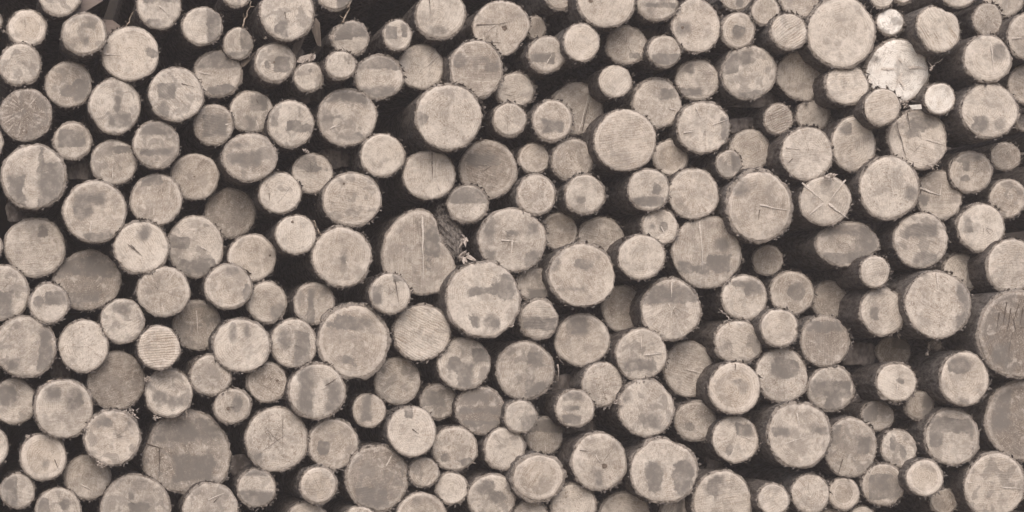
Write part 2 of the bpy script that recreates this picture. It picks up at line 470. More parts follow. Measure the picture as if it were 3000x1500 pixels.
DATA = r"""
1|A1|205,210,142,137|0|.85|R.68|pale log with wide heartwood disc@bullseye log in the top left corner
2|A1|455,-35,155,150|1|.8|S220-310 B|ragged-edged pale log cut by top edge
3|A1|635,255,165,150|2|.8|R.8 B e:.1,-.4,.12,.2 e:0,.35,.4,.12|barked pale log with mottled heart
4|A1|985,405,212,208|1|.8|R.82 e:.82,.0,.16,.17 w:-.95,0,-.3,-.06 f:300,.96,30|smooth pale log with dark rim spot@wide log with a dark rim spot
5|A1|150,487,152,155|0|.8|B f:283,.86,7|pale log with tiny bottom notch
6|A1|515,637,172,172|0|.5|B q:.25,-.75,.9,.15 e:.0,-.35,.25,.2|dull log with dark square patch
7|A1|1200,40,162,178|1|.75|S150-235 q:-.7,.1,.9,.35 e:-.1,-.75,.4,.2 w:.0,.0,.5,-.4|pale tall log with grey top band
8|B1|-17,195,148,140|1|.8|S130-220 q:.2,-1,1,1|pale log with greyed right half@log with a greyed right half
9|A1|1330,710,205,205|1|.7|B q:-.75,-.2,-.05,.4 e:-.5,-.5,.2,.3 c:.2,.4,.7,.25|tan log with blocky dark stain@log with a mitten-shaped stain
10|A1|865,800,190,208|1|.7|B q:-.3,-.75,.6,-.3 e:.1,.15,.12,.3 f:215,.95,25|mottled log with stained lower half
11|A1|195,865,195,195|0|.3|B G|grey weathered log
12|A1|548,1065,138,140|0|.6|q:-.75,-.3,.7,.65 S230-300 f:300,.94,20|pale-bottomed log with big grey patch
13|A2|255,300,237,240|1|.75|q:-.8,-1,-.33,.0 q:.17,-1,1,.4 q:.17,.4,.3,.9 K|pale log with two dark vertical bands@log with two dark vertical bands
14|A1|1180,1090,172,175|1|.65|B q:-.7,-.4,.7,-.2 q:-.7,.35,.7,1|banded log with grey upper half
15|A2|860,195,172,165|0|.6|B S40-60 q:-.3,.45,.9,.7 w:-.05,-.7,-.05,-.2|tan log with vertical pale grain
16|A1|-60,160,72,72|0|.6|B|sliver of pale log at left edge
17|B1|102,555,173,170|0|.6|q:-1,.2,1,1 e:.2,-.7,.7,.25 w:-.9,.1,-.3,-.05|grey-topped log with grainy middle
18|B1|68,940,147,152|0|.6|q:-.55,-.55,.65,.5 w:.6,.0,.95,.1|log filled by large grey square@log with a large grey square
19|B1|240,-42,98,92|0|.75|B S240-300|pale log cut by top edge
20|B1|622,90,200,212|2|.8|S140-230 B e:-.35,-.6,.2,.2 q:-.2,-.85,.0,-.4 c:-.1,.0,-.05,-.3|tall pale shaggy log@tall shaggy log at the top edge
21|B1|985,-20,118,88|0|.75|q:.05,-1,1,1|half-grey log cut by top edge
22|B1|252,330,108,115|0|.85|f:90,1.06,25 q:.2,-.4,1,1 q:-1,-1,1,-.45|bright cone-ended log with grey bottom
23|B1|530,470,148,140|1|.8|B q:.0,-.45,.75,.3 e:-.4,-.1,.15,.25 k:-.05,-.0,.06|pale log with dark central patch
24|B1|785,580,107,105|1|.8|B T e:.1,.5,.2,.12|small pale log with broken stub on top@little log with a broken stub on top
25|B1|1103,288,132,128|0|.65|q:-1,-.1,.05,1 q:.1,.1,1,1|cross-quartered stained log
26|B1|1028,490,112,102|2|.8|B|little pale log
27|B1|1455,265,103,115|1|.75|S200-260 q:-.8,-.25,.0,.6 q:.25,-.2,.8,.7|log with pale cross between stains
28|B1|1315,580,178,165|1|.7|q:-1,.35,1,1 q:-1,-1,.7,-.45|light-banded log with grey cap and base@log with grey top and bottom bands
29|B1|355,845,168,155|-1|0.67|B q:-.2,-1,.2,-.3 q:-.1,.1,.6,.75 c:.2,.6,.3,.4 w:.2,-.4,.35,-.9|dull log with forked dark stain
30|B1|650,935,172,175|1|.75|B S30-140 q:-.25,-.3,.5,.15 q:-1,-.1,-.5,.7 q:.4,-.4,.95,.0|rough log with patchwork stains
31|B1|1075,885,217,212|1|.6|B q:-1,.55,1,1 q:-.85,-.12,-.1,.12 w:-.6,-.4,-.3,-.2 w:-.5,-.35,-.25,-.3 e:.1,-.7,.5,.12|tan log under smooth grey cap@large log with a grey cap
32|A2|1886,155,200,180|1|.6|B q:-.9,-.35,.4,.25 e:-.5,.45,.4,.15|horizontally smudged log
33|B2|1343,140,164,158|1|.8|k:-.0,-.0,.0|clean pale grainy log@clean pale log beside the dark gap
34|B2|815,277,152,148|0|.7|q:-1,.2,.2,1 e:.0,.2,.6,.15|pale log with slanted grey top
35|B2|570,425,157,153|1|.85|B w:-.1,-.4,.6,.6 c:-.55,.0,-.55,-.4|pale log with diagonal light streak@log with a diagonal light streak
36|B2|1112,475,217,198|1|.7|R.8 B k:-.3,.6,.04|log with veined greyish heart
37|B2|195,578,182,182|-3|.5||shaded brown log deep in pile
38|B2|690,740,152,147|2|.9|L80 k:-.2,.65,.08 S0-40|bright pale log with dark top spot@bright log with a dark top spot
39|B2|355,915,180,178|0|.7|R.85 k:.75,.1,.05 f:45,.95,20 f:135,.96,20|plain pale log with pinhole
40|B2|1035,908,218,222|2|.75|R.8 K S150-260 e:.1,-.1,.14,.2 w:.15,-.15,.2,-.25|frayed-rim log with curled pith@frayed log with a curled pith
41|A2|1472,302,180,170|-1|0.62|k:-.03,.0,.04 R.9|dull log with tiny dark pith
42|A2|1178,478,190,192|0|.6|R.85 L85 w:-.1,-.6,-.1,-.3 f:45,1.03,20 q:-.5,.55,.3,1|upright-grained log with shaded top
43|A2|715,565,232,232|1|.7|R.9 v:-.1,-.3,-.15,-.7 q:-.7,.2,.3,.6 e:-.4,.1,.35,.35 e:.2,-.85,.5,.15|tan log with short white dash@large log with a white dash
44|A2|262,838,228,217|-1|0.67|q:.1,.45,.4,.7 f:210,.94,15 L5|smooth brownish log with tiny stain
45|A2|655,1075,258,232|-2|.45|f:130,.86,40 f:50,.9,30 q:-1,.1,1,.7 q:-.6,-.85,.4,-.4 B|dark pear-shaped banded log@dark pear-shaped log
46|A2|1065,835,202,194|1|.8|c:-.5,.1,-.05,-.3 c:-.4,.1,.05,-.35 e:.15,.5,.2,.3 K w:.0,-.4,.1,-.8|pale log with slanting cracks@pale log with slanting cracks
47|A2|1474,830,209,229|-1|0.72|B q:-1,-.05,-.2,.35 q:-.6,-1,.7,-.4 w:.2,.0,.6,-.2|blotched log with grey base
48|A2|1235,1170,196,186|1|.65|R.85 G|tan log with faint radial grain
49|B2|180,1130,178,165|1|.7|R.8 e:.8,-.3,.2,.4 e:.2,.7,.3,.2|round tan log
50|B3|470,220,148,152|0|.65|e:.6,-.5,.5,.4|tan log with grey lower corner
51|B3|825,228,152,155|1|.6|R.85 q:-.3,-1,.0,.7 B|barked log with two-tone split@two-tone split log
52|B3|1400,155,152,152|2|.75|q:-.9,-.5,-.4,.45 c:.2,.7,.4,-.6 q:.1,.55,1,1|tilted-grain log with dark side stain
53|C2|80,872,276,318|0|.52|P53 L88 w:.05,.85,.05,-.65 x:.1,.7,.1,-.5 e:.3,.2,.25,.5 S10-50|brown log with splintered side@split log with a torn side
54|C1|235,108,180,178|1|.8|e:-.1,-.7,.3,.2 c:-.5,.8,-.45,.0|pale log cut near top edge
55|C1|695,210,214,205|0|.65|f:320,.86,22 f:345,.95,12 k:.1,.0,.1 c:-.9,.1,.1,.1 c:-.7,-.5,.0,-.55 R.9|tan log with ragged lower side@large log with a ragged lower side
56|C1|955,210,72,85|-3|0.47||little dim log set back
57|C1|1140,-55,115,125|0|.55|L10|dull log cut by top edge
58|C1|1487,-5,214,207|2|.85|k:-.57,-.05,.08 R.93|smooth pale log with small knot@smooth knotted log at the top edge
59|C1|90,503,172,170|-1|0.72|G w:.2,.0,.6,.4|tan grainy log set back
60|C1|505,520,198,216|1|.6|K R.92 L3 q:-.2,.0,.1,.45 q:.1,.2,.6,.45 e:.6,.1,.3,.2 e:-.65,.2,.3,.3|tan log with thick bark rim@log with a thick pale bark rim
61|C1|800,680,142,128|-1|0.72|L20 K w:-.6,-.2,-.2,-.25|tan barky log
62|C1|757,900,122,120|1|.8|G w:.0,.9,.0,.3|pale log with spoke-like rays
63|C1|298,880,250,242|3|.72|K N e:-.8,-.1,.15,.15|coarse speckled log with rough bark@big sawdust-speckled log
64|C1|1035,410,134,130|1|.75|f:350,1.06,12 f:40,.92,15 q:-1,-.5,.4,.1 S330-365 w:.0,-.5,.3,.0|wedge-sided log with grey lower half
65|C1|1300,318,132,143|2|.85|R.88|clean pale round log@clean round pale log
66|C1|1080,908,147,152|1|.65|R.85 q:-.5,-.6,.6,.0|tan log with grey smear
67|C1|1270,815,190,198|-2|0.57|c:.15,-.9,.5,.55 w:.0,-.9,.4,.5 f:45,.93,20 f:0,1.03,20 K f:130,.94,20|reddish log with long diagonal crack@reddish cracked log
68|D1|94,340,146,140|0|.6|G q:.1,-.75,.7,-.4|tan log with faint rays
69|D1|9,612,125,122|1|.75|L45|little pale barked log
70|D1|84,1057,230,232|2|.75|L8 R.88|broad log with level saw lines@broad log with level saw lines
71|D1|325,20,155,130|1|.65|q:-.7,.2,.9,.8 q:-.9,-.25,.9,.0 S200-300|grey-banded log cut by top edge
72|D1|620,190,185,203|1|.75|R.9 e:-.6,-.1,.25,.22 k:-.6,-.1,.06|smooth oval log with side knot@smooth oval log with a side knot
73|D1|925,-12,112,88|0|.65|B e:.2,-.3,.25,.5|stained log cut by top edge
74|D1|1140,82,100,100|1|.65|R.8|small tan round log
75|D1|1400,-15,148,148|1|.65|R.88 S260-320|ringed log cut by top edge
76|D1|940,228,120,131|1|.7|R.8 e:.0,-.1,.4,.35|ringed log with smudged heart
77|D1|1320,235,135,135|2|.75|L35!|pale log with bold diagonal stripes@log with bold diagonal stripes
78|D1|380,385,122,119|1|.6|q:-.8,-.9,1,-.2|bark-collared log with grey lower half
79|D1|1018,545,196,202|1|.7|q:-1,-.05,-.4,.7 q:-.4,.3,.1,.8 q:-.4,-1,1,-.65 B|log with stained shoulder and base@log with a square dark shoulder
80|D1|1400,575,175,182|-1|0.67|P80 L88|acorn-shaped log with upright grain@acorn-shaped log
81|D1|630,605,157,150|0|.65|L3 q:-.9,-.8,.2,-.4 q:-.9,.4,-.3,.9|tan log with level grain
82|D1|325,780,182,184|0|.6|K w:.5,-.2,.9,-.3 w:-.3,.3,-.1,.1 e:.4,.4,.5,.3|dull log with pale flecks
83|D1|675,960,192,192|1|.75|w:-.3,.8,-.1,.4 w:.3,.1,.9,.3 w:-.8,-.2,-.4,-.15 G f:45,.96,10 K q:.7,-.5,1,.35|pale log with white radial nicks@log with white radial nicks
84|D1|1240,898,110,117|0|.55|L20!|small grey log with slanted scratches
85|D1|1503,870,125,120|-1|0.72||tan smooth log tucked behind
86|D2|423,158,127,133|-1|0.72|R.7|small ringed tan log
87|D2|1022,107,150,158|-2|0.67|L30|tan shaded log
88|D2|865,207,90,104|1|.7|q:.2,-.6,1,.7 B|small tapered pale log@small tapered log with bark on its left
89|D2|1455,128,187,200|2|.75|v:-.85,.25,-.3,.15 G c:-.6,-.2,-.8,-.4|pale log with white side gash
90|D2|262,400,155,155|2|.7|e:.4,.1,.25,.3 q:-.8,-.8,.8,-.4|thick-barked round log
91|D2|600,430,188,190|1|.65|R.85 G|tan log with faint ring
92|D2|1098,525,237,260|2|.7|R.9 K! w:.0,.05,.95,-.1 c:.0,-.1,-.05,-.4 e:-.6,.5,.3,.25|wide log with straight pale ray@wide log with a straight pale ray
93|D2|348,680,130,132|1|.75|e:.2,.0,.3,.3 e:-.5,.0,.2,.2 S40-100 w:.0,.0,.3,-.6|pale shaggy log
94|D2|700,870,264,273|1|.6|L88 w:-.25,.85,-.2,-.5 q:.0,-.55,.75,-.05 q:-.9,-.6,.1,-.3 e:.5,.2,.2,.2|streaked brownish log with lower stains@vertically streaked large log
95|D2|207,908,173,164|2|.8|S330-400|pale barked log
96|D2|1160,935,110,110|-3|0.57||small dim brown log
97|D3|1342,150,162,164|-2|0.62|e:.2,.1,.4,.4|dull pinkish log
98|D3|985,185,170,170|1|.7|q:.0,.1,.8,.7 e:-.3,.6,.4,.15 G|log with dark upper-right patch
99|D3|430,275,218,228|1|.65|w:.0,.9,.0,.4 w:.0,-.05,.0,-.3 w:-.1,.2,.0,.0 w:.1,.1,.05,.0 G K q:-.9,.2,1,.75|tan log with upright star crack@log with an upright star crack
100|D3|63,268,152,172|-2|0.57||dim shaded log
101|C2|148,290,194,180|1|.75|c:.1,.95,.1,.6 c:.1,.6,.15,-.2 w:.3,-.3,.5,-.9 L88|pale log with vertical crack@pale log with a vertical crack
102|C2|595,250,212,216|0|.5|R.8 e:-.2,.3,.6,.25|dull smooth log@large dull smooth log
103|C2|440,505,150,137|1|.65|q:-1,.0,1,1 N|speckled log with dark top
104|C2|943,163,117,112|-1|0.62|R.85|small shaded log
105|C2|1230,175,155,151|0|.65|R.85 N K|speckled tan log
106|C2|958,437,142,152|1|.65|R.8 N w:.4,.6,.6,.3|log with scratched pale ring
107|C2|1325,435,148,145|1|.75|S180-330 e:-.2,-.3,.2,.2 w:.0,-.4,.0,-.8 K|pale frayed log
108|C2|778,780,253,238|1|.65|f:45,.95,15 q:.4,.1,.85,.6 q:-1,-.9,-.5,-.35 q:.35,-.9,1,-.35 w:-.35,.0,.2,-.05 w:.0,.0,-.05,-.5 e:-.75,.4,.2,.4 q:-.2,.1,.25,.3|broad log with grey lower corners@broad log with grey lower corners
109|C2|1130,715,138,138|-2|0.62|R.85|dull round log
110|C2|1447,762,172,145|-2|0.57||reddish shaded log
111|C2|945,1115,133,125|0|.65|q:-.4,-1,1,-.25 B|log with straight grey base
112|C2|1305,1045,240,236|1|.7|R.9 q:-.2,.2,.1,.5 e:.1,.3,.3,.2 q:-.9,-.55,.1,-.4 q:-1,.1,-.7,.8 K|broad log with arrow-like stain@broad log with an arrow-like stain
113|C3|557,195,270,282|2|.75|K e:-.25,-.6,.12,.16 q:-.45,.1,.8,.3 e:.6,.3,.3,.4 e:.2,-.6,.2,.15|broad pale log with dark hole@broad pale log with a dark hole
114|C3|978,350,140,146|1|.6|q:-.9,-.55,1,.15 S230-300 L5|log with wide grey middle band
115|C3|1305,505,200,193|0|.6|q:-.7,.2,.2,1 R.85|ringed log with shaded top corner
116|C3|93,450,209,205|1|.8|L330! K|pale log with fanned saw lines@log with fanned saw lines
117|C3|410,685,195,193|1|.65|q:.4,.0,1,.55 q:-.3,-1,.35,.0 B e:-.4,.0,.35,.35|log with chunky crossed stains
118|C3|875,735,218,214|1|.6|q:.05,.2,.55,.65 q:.05,-1,1,-.35 B|log with two dark squares@log with two dark square stains
119|C3|1456,838,156,165|1|.65|N G|speckled pale log
120|C3|222,968,132,132|-1|0.52|B q:-1,-.3,.3,.6 w:.3,.1,.8,.2|dim grey log
121|C3|535,1035,180,178|1|.28|B W q:-.9,-.1,.9,.1 q:-.9,-.65,.9,-.45 q:-.9,.3,.3,.8|grey log with waffled stains@waffle-stained grey log
122|C3|840,1085,122,122|2|.7|q:.1,-.9,1,.1|pale log with grey lower-right wedge
123|C3|1250,1022,142,138|1|.75|q:-.6,.45,.4,1 q:-.7,-.85,.3,-.4 q:-.6,-.05,.2,.15|pale log with three grey bars@log with three grey bars
124|C4|1275,575,170,182|-2|0.57|w:.05,-.5,.05,-.9 q:-.9,.25,.9,1|half-hidden log with grey top
125|C4|428,690,204,205|1|.7|e:-.4,-.4,.2,.2 e:.5,-.6,.3,.2 N|speckled round log
126|C4|900,690,188,198|1|.8|G S190-280 w:.0,-.3,.1,-.7 w:-.1,-.3,-.4,-.7|pale rayed log with frayed bottom@rayed log with a frayed bottom
127|C4|1217,965,230,210|2|.7|R.72! K! f:45,1.04,25 f:225,1.03,25|bullseye log in thick bark@thick-barked bullseye log
128|C4|137,915,136,135|1|.6|B R.9|little greyish log
129|C4|402,1065,143,148|1|.75||little plain pale log
130|C4|778,1148,223,212|1|.75|B e:.2,.0,.4,.3 e:-.3,.4,.4,.3|smudged log cut by bottom edge
131|C4|113,1356,247,247|1|.65|R.85 e:-.2,.8,.1,.1|ringed log cut by bottom edge
132|C4|1145,1337,160,152|1|.75|K N|frayed log cut by bottom edge
133|C4|1550,1225,205,200|1|.75|N|grainy pale log cut by bottom edge
134|D4|100,1342,248,235|-1|0.62|L350|dark saw-lined log cut by bottom
135|C4|1791,814,258,268|2|.75|k:.2,-.15,.1 w:-.15,.25,.0,.0 c:-.75,.4,-.35,.38 q:-.2,-.9,.2,-.3 G|pale log with off-centre dark pith@pale log with an off-centre pith
136|A3|875,815,213,224|-1|.5|f:130,.93,20 f:225,.95,20|dull brown uneven log@dull brown uneven log
137|A3|1275,905,175,178|1|.7|B S130-180 q:-.7,-.35,-.1,.1 q:.0,-.6,.9,-.1|pale log with frayed left rim
138|A3|1200,562,158,165|2|.85|R.75 L5!|pale log with level ring stripes@pale log with level stripes
139|A3|925,362,162,166|1|.7|L30 B e:-.1,.6,.4,.25|tan scratched log
140|A3|370,228,142,148|1|.65|q:-.2,-.1,1,.6 e:-.6,.1,.25,.3|pale log with dark right bar
141|A3|12,147,203,205|0|.65|B q:-.6,-.9,.45,.1|stained log at left edge
142|A3|192,557,229,228|1|.6|B q:.38,-.7,.8,.6 q:-.6,-.8,-.2,-.4 w:.95,.2,1,.0|blotchy log with grey right strip@blotchy log with a grey right strip
143|A3|630,550,186,195|1|.7|N S40-60|round speckled log
144|A3|1488,393,173,187|-2|0.57|w:-.05,.6,-.05,-.3 B|dull log with upright pale streak
145|B3|278,547,210,197|2|.75|L40 K e:-.3,.5,.18,.35 e:.2,.6,.15,.3|pale log with drooping dark stain@log with a drooping dark stain
146|B3|672,530,172,183|1|.7|q:.05,-.95,.75,.5 e:-.4,.2,.3,.4 N|log with wavy dark right half@log with a wavy dark right half
147|B3|1122,515,258,270|2|.65|K! R.85 e:-.1,.5,.6,.25 e:-.2,-.5,.2,.1 f:35,.97,15|broad log in heavy bark@broad log in heavy bark
148|B3|48,770,154,150|1|.65|N K S130-200 c:.15,.95,.2,.6|speckled dark-rimmed log
149|B3|472,825,146,148|1|.6|N k:.5,.1,.08 R.88|round tan log with side fleck
150|B3|848,890,210,205|2|.65|q:-.7,-1,-.13,1 K w:.15,.05,.35,.2 c:.3,.2,.8,.55 q:.3,-.8,.9,.4|log with dark vertical band@log with a dark vertical band
151|B3|208,1003,135,132|1|.65|k:-.25,-.15,.1 e:.3,.1,.3,.5|round log with dark fleck
152|B3|1455,815,173,176|-1|0.57|B G w:-.6,-.5,-.3,-.2|dull radially cracked log
153|B3|1240,1038,123,125|1|.7|q:-.55,-.7,.2,1 R.9|pale-rimmed log with dark stripe
154|A4|1760,720,405,388|0|.5|P154 B q:-1,.25,1,.8 q:-.3,-.8,.55,-.1 c:-.95,.2,-.45,.05 c:-.65,.1,-.66,-.6 e:.6,.5,.32,.3 K W N|giant weathered brown log@giant weathered log
155|A4|602,312,273,273|2|.7|K e:-.4,.5,.3,.3 e:.4,.3,.3,.4 f:60,.98,15|wide log with faint dark blotches
156|A4|130,245,210,210|0|.65|B e:-.4,.2,.5,.5|shadow-stained log at left edge
157|A4|1060,585,260,253|2|.75|B R.92 K e:-.3,.5,.25,.15 S30-70|veined pale log with bark collar@veined log with a bark collar
158|A4|408,770,213,218|1|.85|R.75 c:.5,-.1,.65,-.5 e:.1,-.3,.15,.2|pale-rimmed log with small curl@pale-rimmed log with a small curl
159|A4|828,962,210,210|0|.6|S150-200 w:-.3,-.3,.3,-.6|shaded-top log
160|A4|165,1090,161,163|1|.75|q:-1,-1,.0,.95|half-grey half-pale log@small half-grey log
161|A4|-100,680,175,190|1|.75||pale log cropped by left edge
162|A4|552,1270,213,207|1|.65|B q:-.9,-1,-.4,.6 e:.3,.2,.3,.4|stained log cut by bottom edge
163|A4|1278,1265,328,325|1|.6|q:-.2,-1,.42,.25 q:-.2,.25,.0,.6 B|broad log with dark column@broad log with a dark column
164|B4|58,1280,262,265|1|.6|w:-.1,.4,.5,.65 c:.1,.3,.3,.5 B|log with fractured top cut by bottom
165|B4|678,605,289,302|1|.65|q:-1,-.95,-.5,-.45 x:-.45,-.35,.5,.3 x:-.35,.35,.25,-.3 x:.2,.8,.2,-.4 N|broad log with faint crossed scratches@broad log with faint crossed scratches
166|B4|1210,650,230,237|1|.7|R.9 q:-.6,-.45,-.2,.1 K f:180,.97,20|rounded log with grey left patch
168|B4|490,1065,173,180|1|.7|q:-1,-1,1,-.1 q:-1,.65,1,1|log grey below a straight line@log grey below a straight line
169|B4|1073,1035,168,170|2|.85|R.75|pale barked bullseye log@pale bullseye log near the bottom
170|B4|1627,970,292,302|1|.4|B w:.3,.4,.5,.8 w:.28,.4,.45,.7 q:-.7,-.9,.3,-.3 K|broad grey log with white gash@broad grey log with a white gash
171|B4|965,1382,192,185|1|.8|R.8|pale log peeking above bottom edge
172|B4|1460,1347,150,107|1|.8|N|pale frayed log peeking at bottom
173|B4|1955,527,222,237|2|.8|G q:-.3,.5,.0,1 c:.0,.1,.3,-.1|clean pale log with cracked centre@pale log with a cracked centre
175|D3|205,615,190,195|1|.7|w:-.05,.7,-.05,.2 B q:-.7,-.6,.6,-.1 w:.1,.0,.9,.05|pale log with blurred cross stain
176|D3|565,725,189,203|-1|0.62|L340 w:-.2,.0,.8,-.2|dull brown log with pale streak
177|D3|938,522,176,163|1|.7|f:272,.88,8 S100-170 B K|shaggy log with bottom notch@shaggy log with a bottom notch
178|D3|1250,412,141,142|2|.85|R.85 f:355,.88,7|clean pale log with side notch@pale log with a side notch
179|D3|910,868,192,194|2|.8|R.72! e:.35,.1,.15,.18 e:.1,.3,.2,.12 c:.0,.95,.0,.7|pale ringed log with dark heart@pale ringed log with a dark heart
180|D3|1268,772,200,201|1|.6|e:.1,.3,.6,.4 e:-.6,-.6,.2,.15 N|grey-tan speckled log
181|D3|245,1015,207,215|1|.7|B S170-280 q:-.2,-.7,.5,-.3 e:-.7,.4,.2,.3 f:45,.96,20|rugged pale log with small stains@rugged pale log with small stains
182|D3|612,1118,150,146|0|.55|N e:-.3,-.3,.35,.2|grey speckled log
183|D4|1148,602,217,217|1|.75|G q:.0,.15,.8,.65 e:-.3,-.4,.15,.2|pale log with grey upper wedge
184|D4|1748,560,285,299|2|.7|K q:-.9,-.1,-.3,.25 w:-.1,.7,.0,.2 q:.4,.0,1,.3 w:-.5,-.3,.3,.0|wide barky log with dark left blot@wide barky log with a dark left blot
185|D4|468,897,315,298|2|.65|K f:60,.94,25 f:130,.95,20 e:-.3,-.2,.25,.4 e:.65,-.2,.3,.55 S150-220|broad log with two dark ovals@broad log with two dark ovals
186|D4|1023,1195,275,291|1|.7|L10 K e:-.4,.5,.25,.4 q:-.3,.6,.0,.9|broad barky log cut by bottom edge
187|D4|600,1310,160,160|-1|0.72|q:-.1,-1,.3,1|half-buried log at bottom edge
188|D4|1505,1170,143,144|2|.8|L20|little clean log with bark sleeve@little log with a long bark sleeve
189|D4|1853,1115,176,183|2|.75|G w:-.1,-.2,.1,.0|barked pale log
190|E1|170,240,243,266|2|.8|K|huge smooth oval log@huge smooth oval log
191|E1|480,-25,88,82|1|.85|S230-300|little pale log cut by top
192|E1|632,-50,75,73|0|.8||pale sliver at top edge
193|E1|538,165,97,98|1|1.05|B|little very bright log
194|E1|898,215,155,177|3|.88|L300! P194|peak-topped log with curved stripes@peak-topped log
195|E1|1055,-45,132,98|1|.75||pale log cropped by top edge
196|E1|1275,150,113,122|1|.55|N G|small grey rough log with bark sleeve
197|E1|1400,-20,155,145|-1|0.67||tan log cropped by top edge
198|E1|1600,268,165,178|2|.65|w:-.9,-.1,-.2,-.1|barked log cropped by right edge
199|E1|1275,440,168,174|3|.85|w:.1,.6,.2,-.6 e:.5,.3,.3,.3|pale log with long bark sleeve
200|E1|597,530,247,228|1|1.08|K H N f:150,.94,12 f:125,.96,8 f:20,.97,10 f:330,.96,12 f:250,.97,10 v:-.55,.05,-.1,.05 v:.3,.1,.85,.1 v:.0,.4,.1,.2 v:.1,-.1,-.1,-.6 v:.05,-.3,.2,-.6 e:-.6,.55,.14,.08 e:-.75,.35,.10,.06 S90-200|brightest white-streaked log@brightest white log
201|E1|215,637,158,150|2|.9|L5|pale level-grained log
202|E1|478,806,133,134|3|.95|R.9|plain round pale log
203|E1|912,745,109,116|2|1.05||little bright barked log
204|E1|1290,830,202,205|3|.85|e:-.3,-.5,.3,.3 e:.3,-.6,.2,.2|broad log with deep bark sleeve@broad log with a deep bark sleeve
205|E1|1580,640,148,147|0|.6|G|log cropped by right edge
206|E1|265,1085,168,204|1|.8|e:-.4,.6,.3,.2 L20 f:45,.96,20|tall pale log
207|E1|750,1050,224,223|1|.75|c:-.8,.55,-.45,-.9 c:-.4,.9,-.3,.3 q:-.45,.0,.1,.5 w:.2,.0,.9,-.2 e:.1,.5,.6,.3 f:340,1.03,10|log with long black crack line@log with a long black crack
208|E1|1550,928,62,60|-3|0.47||tiny dim log at right edge
209|E2|1410,150,108,105|-2|0.52||small dim log
212|E2|532,385,220,232|2|.82|N e:.7,-.2,.25,.25|wide grainy log with side smudge@wide grainy log with a side smudge
213|E2|910,443,163,188|0|.65|v:-.9,.3,.0,.0 w:.0,.0,.1,.5 q:-1,-.5,-.5,.0 S330-350 f:120,.94,10|log with pale bent crack@log with a pale bent crack
214|E2|1148,268,153,150|1|.7|q:-1,.6,.5,1 q:-.4,.1,-.1,.6 e:-.3,-.3,.2,.15 R.9|log with T-shaped grey stain@log with a T-shaped stain
215|E2|1428,468,136,144|0|.6|R.85 B|tan log at right edge
216|E2|1225,685,169,176|1|.8|q:-.8,-.2,-.4,.5 G|pale log with grey left edge
217|E2|50,485,190,182|2|.7|v:-.95,.75,-.1,.0 v:.75,.85,.1,.05 v:.1,-.1,.9,-.75 v:-.1,-.1,-.7,-.6 G S75-90|star-cracked log@star-cracked log
218|E2|770,783,197,207|2|.65|q:-.65,.1,.6,.6 q:-.3,-.9,.6,-.4 B|log with stacked dark bands@log with stacked dark bands
219|E2|217,812,228,164|1|.6|q:-1,.35,1,1 q:.25,-1,1,.35 e:-.3,-.6,.8,.25 f:325,.9,20|wide flattened grey-capped log@wide flattened log
220|E2|425,1020,110,119|3|.8|L20|little pale log with saw scratches
221|E2|1075,1035,135,146|-1|0.72|f:115,1.03,15 q:.3,-1,1,.7|pointed log with darker right half
222|E3|900,238,243,248|3|.72|v:-.05,.98,.0,.5 N q:.55,-.7,1,-.3 e:.8,.3,.3,.4|big clean log split at top@big clean log split at its top
223|E2|1455,975,188,198|2|.7|L3|level-grained log at right edge
224|E3|1500,458,307,319|3|.22|R.9 c:-.3,.75,-.42,.2 c:.0,.7,-.12,.35 c:-.12,.35,-.05,.0 c:-.2,.6,-.3,.1 c:.1,.6,.0,.2 c:-.5,.5,-.55,.1 K q:-.7,-.75,-.25,-.3 B|big weathered log with wavy cracks@weathered log with wavy dark cracks
225|E4|1940,428,377,373|2|.35|q:-.95,-.2,-.4,.75 K R.88|huge log cropped by right edge@huge log cropped by the right edge
226|E4|1662,1037,287,300|2|.75|B w:-.95,.1,-.7,.1 w:.2,-.05,.9,-.1 R.88|broad pinkish log near bottom corner@broad log in the bottom right corner
227|E3|482,290,166,178|2|.65|q:-.6,-.4,-.2,.2 L40|tan log with dusky left blot
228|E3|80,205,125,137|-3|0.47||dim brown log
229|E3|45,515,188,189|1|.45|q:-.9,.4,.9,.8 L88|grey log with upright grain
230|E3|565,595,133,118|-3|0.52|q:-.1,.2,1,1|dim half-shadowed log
231|E3|588,825,147,140|2|.8|S160-200 K e:.2,.1,.3,.2 w:.0,-.1,-.1,-.7|pale fringed log@pale fringed log with a bark sleeve
232|E3|1100,798,183,199|3|.8|R.8 q:-.2,-1,.2,-.75 e:-.2,.5,.4,.3|pale log with clear growth ring@pale log with a clear growth ring
233|E3|93,872,175,168|1|.7|q:-1,-.35,.9,.35 q:-.3,-1,.45,-.35|pale log with grey T stain@pale log with a grey T
234|E3|762,1000,99,104|0|.6|q:.2,-1,1,1|small two-tone log
235|E3|445,1078,120,110|0|.5|q:-1,-.4,-.05,1|small half-dark log
236|E4|1258,582,240,258|2|.7|q:-.95,.2,.75,.7 q:.7,-.7,.8,.4 e:-.65,-.05,.3,.4|broad log with pinkish lower heart@log with a pinkish lower heart
237|E4|300,680,256,281|1|.65|q:.2,-.2,.7,.35 q:-.8,.1,-.4,.8 B c:-.3,-.4,-.5,-.95 S340-370|broad mottled log
238|E4|755,685,165,176|1|.6|B e:.2,-.2,.2,.4 e:-.4,.1,.15,.4|small streaky grey log
239|E4|610,1032,193,196|1|.6|q:-.65,-.7,.9,.5 R.93|grey-hearted log
240|E4|1000,968,173,169|2|.88|R.72|bright pale-rimmed log@bright pale-rimmed log
241|E4|236,1118,139,152|1|.65|R.6|ringed grey-hearted log
242|E4|1180,1185,124,116|0|.55|R.8|small grey ringed log
243|E4|130,1347,97,92|0|.75||pale sliver at bottom edge
244|E4|415,1332,108,94|0|.75||pale log top at bottom edge
